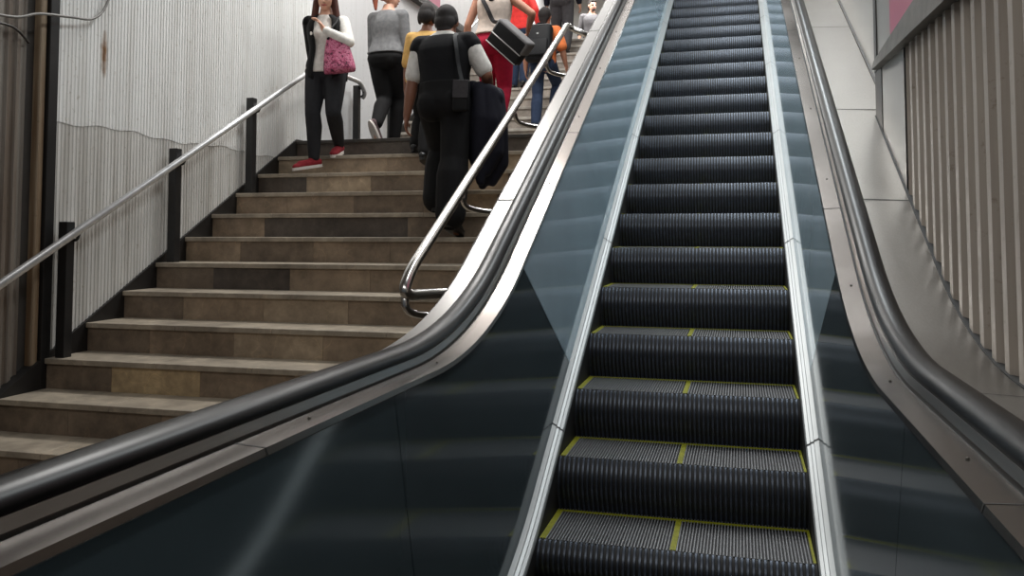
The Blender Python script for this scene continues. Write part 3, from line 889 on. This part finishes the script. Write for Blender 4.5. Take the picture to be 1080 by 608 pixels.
# woman coming down with the pink bag
p1 = Person('woman in white sweater and red shoes walking down the stairs with a pink bag', (-3.52, 2.42, 2.0), PI+.22, 1.74, False,
            (.0, -.02, .925), ((-3.46, 2.53, 2.112, .25, -.05), (-3.62, 2.20, 1.962, .18, -.75)), ((-.03, .20, 1.235), (.13, -.19, .86)),
            lean=.05, head=(.10, .36), skin='skin_c', elbow=((-1, .15, -.9), (.5, -1, 0)), hand_dir=((.45, .1, .75), None))
# her left hand is at local -x
p1.trousers(M['char_denim'], off=.010, hem=.004, hi=.09)
p1.top('sweater', M['white_knit'], lo=-.05, hi=.485, off=.013)
bm = bmesh.new()
for q in (0, 1):
    sg = (-1, 1)[q]
    R = []
    for i in range(15):
        h = -.12+i*.043; cy, rx, ry = interp(p1.tab, max(h, -.06))
        ring = []
        for a in [x*PI/180 for x in (62, 45, 25, 5, -15, -35, -55, -75, -92)]:
            rr = 1.0
            ring.append(p1.MT @ Vector((sg*(rx+.026)*math.cos(a), cy+(ry+.030)*math.sin(a)+(.02 if a > .6 else 0), h)))
        R.append(ring)
    for j in range(14):
        for k_ in range(8):
            A, B, C_, D = R[j][k_], R[j][k_+1], R[j+1][k_+1], R[j+1][k_]
            bm.faces.new([bm.verts.new(x) for x in (A, B, C_, D)])
bmesh.ops.remove_doubles(bm, verts=bm.verts, dist=.0008)
bmesh.ops.recalc_face_normals(bm, faces=bm.faces)
bmesh.ops.solidify(bm, geom=bm.faces[:], thickness=.012)
p1.arm(bm, 1, .016, 1.9)
p1.add('open_vest', from_bm(bm), M['black_cloth'])
p1.shoes(M['shoe_red'], M['rubber_white'])
p1.hair(M['hair_brown'], [((0, -.07, .08), (.078, .05, .09)), ((-.072, -.02, .10), (-.092, .035, -.06), .030, .034), ((.072, -.02, .10), (.092, .035, -.06), .030, .034),
        ((-.092, .035, -.06), (-.10, .07, -.15), .034, .022), ((.092, .035, -.06), (.105, .06, -.17), .034, .022), ((0, -.08, .05), (0, -.085, -.12), .060, .045),
        ((-.05, .05, .185), (-.066, .045, .12), .024, .016), ((.05, .05, .185), (.066, .045, .12), .024, .016)])
bagc = p1.W((-.155, .165, 1.005))
bag = empty('handbag', p1.W((-.155, .165, .84)), 0, 'pink patterned handbag hanging from the descending woman\'s shoulder', 'handbag')
bm = bmesh.new(); Mb = Matrix.Translation(bagc) @ Rz(PI+.35) @ Ry(.12)
rows = []
for i in range(13):
    t = i/12; z = -.165+.33*t
    wx = .150*(1-.42*t**1.6)*(1 if t > .08 else .93); wy = .075*(1-.72*t**1.3)*(1 if t > .08 else .6)
    rows.append((Mb @ Matrix.Translation((0, 0, z)), wx, wy))
loft(bm, rows, 28)
bmesh.ops.bevel(bm, geom=[e for e in bm.edges if e.calc_face_angle(0) > .9], offset=.012, segments=2, affect='EDGES')
obj('bag_body', bm, M['bag_pink'], bag, True)
bm = bmesh.new()
tube(bm, smooth_path([Mb @ Vector((-.07, 0, .155)), p1.W((-.10, .20, 1.22)), p1.WT((-.125, .10, .41)), p1.WT((-.125, 0, .475)), p1.WT((-.12, -.10, .38)), Mb @ Vector((.075, .03, .155))], 8), .011, 8)
obj('strap', bm, M['bag_black'], bag, True)
bm = bmesh.new(); tube(bm, [Mb @ Vector((-.085, -.02, .150)), Mb @ Vector((.085, -.02, .150))], .006, 8); obj('zip', bm, M['bag_black'], bag, True)

# woman in grey walking away
p2 = Person('woman in grey sweater and black trousers with auburn ponytail walking up across the landing', (-3.33, 3.42, 2.30), -.05, 1.72, False,
            (0, 0, .93), ((-3.315, 3.12, 2.335, 1.05, -.3), (-3.28, 3.66, 2.302, 0, 0)), ((-.20, .10, .80), (.245, .03, .82)), lean=.05, twist=-.08, head=(-.5, .05), skin='skin_c', build=1.08)
p2.trousers(M['black_cloth'], off=.012, hem=.008, hi=.11)
p2.top('sweater', M['grey_knit'], lo=.02, hi=.485, off=.018, ra=1.08)
p2.shoes(M['shoe_grey'], M['rubber_white'])
p2.hair(M['hair_red'], [((0, -.07, .10), (.070, .045, .06)), ((0, -.10, .15), (0, -.165, .08), .034, .042), ((0, -.165, .08), (.015, -.15, -.07), .042, .016), ((-.066, -.02, .11), (.018, .04, .045)), ((.066, -.02, .11), (.018, .04, .045))])

# short person in mustard behind the man in black
p3 = Person('short dark-haired person in mustard shirt mostly hidden behind the man in black', (-2.57, 2.56, 2.0), .05, 1.53, False,
            (0, 0, .93), ((-2.67, 2.66, 2.112, .1, 0), (-2.48, 2.36, 1.920, .15, 0)), ((-.23, .06, .82), (.23, .06, .82)), lean=.10, skin='skin_b')
p3.trousers(M['black_cloth']); p3.top('shirt', M['yellow_cloth'], off=.02, sleeve=.95, lo=-.08)
p3.shoes(M['shoe_black']); p3.hair(M['hair_dark'], [((0, -.07, .09), (.075, .05, .08)), ((-.07, -.02, .09), (.022, .045, .07)), ((.07, -.02, .09), (.022, .045, .07))])

# man in black vest
p4 = Person('man in black vest and white short-sleeved shirt climbing with a jacket over his arm', (-1.93, 1.33, 1.36), .02, 1.80, True,
            (.0, -.02, .985), ((-2.06, 1.60, 1.537, .05, .05), (-1.80, 1.20, 1.346, .30, -.12)), ((-.30, -.02, .84), (.26, .24, 1.05)), lean=.09, side=-.03, head=(.05, .34), skin='skin_b', build=1.0, neck=-.055,
            elbow=((-.6, -1, -.2), (.7, -1, -.4)), hand_dir=((-.10, .05, -1), (-.2, .9, -.2)))
p4.trousers(M['black_cloth'], off=.03, hem=.042, hi=.12)
p4.top('shirt', M['white_shirt'], lo=-.02, hi=.505, off=.010, sleeve=.82, ra=1.0, sleeve_off=.014)
p4.top('vest', M['vest_cloth'], lo=-.08, hi=.472, off=.024, sleeve=.12, flare=.004, ra=.95, sleeve_off=.020)
p4.shoes(M['shoe_black'])
p4.hair(M['hair_dark'], SHORT)
c4 = p4.WT((0, 0, .2))
bag = empty('shoulder_bag', p4.W((.17, -.17, .86)), 0, 'small black shoulder bag at the back of the man in black', 'bag')
Mb = Matrix.Translation(p4.W((.175, -.180, .985))) @ Ry(.05)
obj('bag_body', rbox(Mb, .125, .05, .24, .02), M['bag_black'], bag, True)
bm = bmesh.new(); box(bm, -.060, .060, -.032, -.024, -.02, .115, .003); bm.transform(Mb); obj('flap', bm, M['dk_grey'], bag)
bm = bmesh.new()
ribbon(bm, smooth_path([Mb @ Vector((0, 0, .11)), p4.WT((.155, -.155, .20)), p4.WT((.135, -.150, .34)), p4.WT((.112, -.110, .44)), p4.WT((.110, -.01, .487)), p4.WT((.10, .10, .43)), p4.WT((.05, .155, .30)), p4.WT((.02, .16, .2))], 8), c4, .032, .005)
obj('strap', bm, M['bag_black'], bag)
bm = bmesh.new(); random.seed(3)
for k_ in range(9):
    t = k_/8; x = .19+.17*t; y = .06+.06*math.sin(k_*1.7)
    zt = 1.08-.05*t; zb = .42+.07*math.sin(k_*1.3)+.06*abs(t-.6)
    chain(bm, [p4.W((x, y, zt)), p4.W((x+.03, y-.04+.03*math.sin(k_*2.1), zt-.22)), p4.W((x+.02+.03*math.sin(k_*1.9), y-.02, zb+.14)), p4.W((.28+.4*(x-.28)+.02*math.sin(k_), y-.02, zb))], [.060, .072, .062, .036])
cap(bm, p4.W((.16, .10, 1.07)), p4.W((.36, .05, 1.0)), .075, .07)
me = remesh(bm, .011, 3)
tag(link('jacket', me, M['navy'], None, True), 'dark navy jacket draped over the right forearm of the man in black', 'jacket')

# woman in red trousers
p5 = Person('woman in beige tank top and red trousers climbing with a grey messenger bag', (-2.04, 3.05, 2.30), .03, 1.70, False,
            (0, 0, .95), ((-2.12, 3.22, 2.302, 0, .03), (-1.95, 3.03, 2.303, .2, -.05)), ((-.29, .00, .86), (.30, .20, 1.10)), lean=.05, skin='skin_a', build=1.04, elbow=((-.6, -1, -.2), (.9, -.8, -.2)))
p5.trousers(M['red_cloth'], off=.008, hem=.004, hi=.10)
p5.top('tank_top', M['beige_cloth'], lo=.055, hi=.455, off=.014, sleeve=0, flare=.014)
p5.shoes(M['shoe_grey'], M['rubber_white'])
p5.hair(M['hair_dark'], [((0, -.07, .08), (.075, .05, .09)), ((0, -.08, .05), (0, -.09, -.14), .06, .045)])
bag = empty('messenger_bag', (-1.78, 2.82, 3.0), 0, 'grey and black messenger bag slung across the woman in red trousers', 'bag')
Mb = Matrix.Translation((-1.815, 2.80, 3.17)) @ Rz(-.12) @ Ry(.74) @ Rx(.22)
obj('bag_body', rbox(Mb, .40, .13, .26, .03), M['bag_black'], bag, True)
bm = rbox(Mb @ Matrix.Translation((0, .012, .062)), .405, .150, .150, .022); obj('flap', bm, M['bag_grey'], bag, True)
bm = bmesh.new()
for zz in (-.112, -.012):
    tube(bm, [Mb @ Vector((x*.193, y, zz)) for x, y in ((-1, .0), (-.98, -.066), (.98, -.066), (1, 0))], .006, 8)
obj('piping', bm, M['piping'], bag, True)
bm = bmesh.new()
ribbon(bm, smooth_path([Mb @ Vector((-.19, 0, .10)), p5.WT((.03, -.145, .16)), p5.WT((-.03, -.152, .28)), p5.WT((-.085, -.135, .39)), p5.WT((-.11, -.03, .475)), p5.WT((-.08, .10, .40)), p5.WT((.02, .19, .26)), p5.WT((.17, .12, .06)), Mb @ Vector((.16, .05, .11))], 8), p5.WT((0, 0, .25)), .042, .006)
obj('strap', bm, M['dk_grey'], bag)

# person in coral red ahead of her
p6 = Person('person in coral red long sleeves on the upper stairs beside the backpack', (-2.80, 7.0, 3.447), 0, 1.66, False,
            (0, 0, .94), ((-2.89, 7.12, 3.448, 0, 0), (-2.70, 6.92, 3.448, .1, 0)), ((-.24, .06, .86), (.30, -.02, .93)), lean=.04, skin='skin_c')
p6.trousers(M['denim']); p6.top('long_sleeved_top', M['coral'], off=.016, ra=1.1); p6.shoes(M['shoe_black'])
p6.hair(M['hair_dark'], SHORT)

# boy with backpack
p7 = Person('young person in orange shirt and jeans wearing a black backpack on the upper stairs', (-2.13, 5.62, 2.684), -.05, 1.56, True,
            (0, 0, .95), ((-2.21, 5.66, 2.686, 0, 0), (-2.03, 5.92, 2.876, 0, -.1)), ((-.27, .04, .86), (.30, .08, .90)), lean=.10, skin='skin_a', build=.94, head=(-.1, .12))
p7.trousers(M['denim'], off=.018, hem=.016); p7.top('shirt', M['orange'], off=.02, sleeve=.92, lo=-.08, ra=1.15); p7.shoes(M['shoe_black'])
p7.hair(M['hair_dark'], SHORT+[((0, -.04, .12), (.082, .085, .088))])
bag = empty('backpack', p7.WT((0, -.2, 0)), 0, 'black backpack on the back of the person in orange', 'backpack')
Mb = base(p7.root) @ Matrix.Scale(p7.s, 4) @ p7.MT @ Matrix.Translation((-.01, -.215, .20)) @ Rx(-.06)
obj('bag_body', rbox(Mb, .38, .18, .54, .07), M['bag_black'], bag, True)
obj('front_pocket', rbox(Mb @ Matrix.Translation((0, -.09, -.09)), .30, .06, .25, .025), M['bag_black'], bag, True)
bm = bmesh.new(); tube(bm, fillet([Mb @ Vector(v) for v in ((-.04, .02, .26), (-.04, .01, .30), (.04, .01, .30), (.04, .02, .26))], .02), .009, 8); obj('carry_loop', bm, M['bag_black'], bag, True)
for sg in (-1, 1):
    bm = bmesh.new()
    ribbon(bm, smooth_path([Mb @ Vector((sg*.09, .07, .20)), p7.WT((sg*.11, -.03, .478)), p7.WT((sg*.115, .10, .42)), p7.WT((sg*.135, .15, .30)), p7.WT((sg*.17, .10, .16)), Mb @ Vector((sg*.13, .08, -.18))], 8), p7.WT((0, 0, .2)), .05, .012)
    obj('strap', bm, M['bag_black'], bag)
bm = bmesh.new(); box(bm, -.015, .015, -.012, -.002, .10, .122, .003); bm.transform(Mb @ Matrix.Translation((0, -.080, 0))); obj('patch', bm, M['piping'], bag)

# person in dark grey further up, man in grey at the top
p8 = Person('person in dark grey clothes near the top of the stairs behind the backpack', (-2.46, 8.4, 4.212), 0, 1.70, True,
            (0, 0, .94), ((-2.56, 8.45, 4.214, 0, 0), (-2.36, 8.33, 4.214, .1, 0)), ((-.26, .05, .84), (.28, .06, .84)), lean=.05, skin='skin_c')
p8.trousers(M['dk_grey'], off=.022, hem=.02); p8.top('shirt', M['navy'], off=.018, sleeve=1.85); p8.shoes(M['shoe_black']); p8.hair(M['hair_dark'], SHORT)
p9 = Person('bearded man in grey shirt standing at the top before the white wall', (-2.74, 12.95, 4.59), PI+.35, 1.74, True,
            (0, 0, .94), ((-2.66, 12.85, 4.592, 0, 0), (-2.84, 12.9, 4.592, 0, 0)), ((-.27, .05, .84), (.27, .03, .84)), skin='skin_c', head=(.35, .1))
p9.trousers(M['dk_grey'], off=.02, hem=.02); p9.top('shirt', M['grey_shirt'], off=.018, sleeve=1.35, lo=-.09); p9.shoes(M['shoe_black']); p9.hair(M['hair_dark'], SHORT)
bm = bmesh.new(); ball(bm, p9.MH @ Vector((0, .066, .022)), (.040, .030, .024)); p9.add('beard', from_bm(bm), M['hair_dark'])


# ------------------------------------------------------------------ light
def area(name, loc, sx, sy, power, rot=(0, 0, 0), col=(1, .985, .96)):
    l = bpy.data.lights.new(name, 'AREA'); l.shape = 'RECTANGLE'; l.size = sx; l.size_y = sy; l.energy = power; l.color = col
    o = bpy.data.objects.new(name, l); COL.objects.link(o); o.location = loc; o.rotation_euler = rot; return o
area('ceiling_or_fill_lamp', (-1.8, 4.8, 7.2), 3.2, 3.0, 46)
area('ceiling_or_fill_lamp', (-2.5, 2.5, 6.9), 1.6, .4, 215)
area('ceiling_or_fill_lamp', (-2.4, 7.8, 7.2), 2.2, .5, 100)
area('ceiling_or_fill_lamp', (-2.6, 12.5, 7.2), 3, .6, 230)
area('ceiling_or_fill_lamp', (.25, 2.6, 6.9), .35, 5.0, 160, (0, 0, 0), (.93, .98, 1))
area('ceiling_or_fill_lamp', (.25, -1.2, 6.2), .35, 2.4, 66, (0, 0, 0), (.93, .98, 1))
area('ceiling_or_fill_lamp', (-1.2, -5.6, 4.6), 3.6, 1.4, 60, (.95, 0, 0))  # added frontal fill behind the camera, not a ceiling fixture
w = bpy.data.worlds.new('world'); scene.world = w; w.use_nodes = True
bg = w.node_tree.nodes['Background']; bg.inputs[0].default_value = (*lin((150, 155, 162)), 1); bg.inputs[1].default_value = .22

vs_ = scene.view_settings
vs_.view_transform = 'Standard'; vs_.look = 'None'; vs_.gamma = 1; vs_.use_curve_mapping = False; vs_.exposure = 0
scene.display_settings.display_device = 'sRGB'
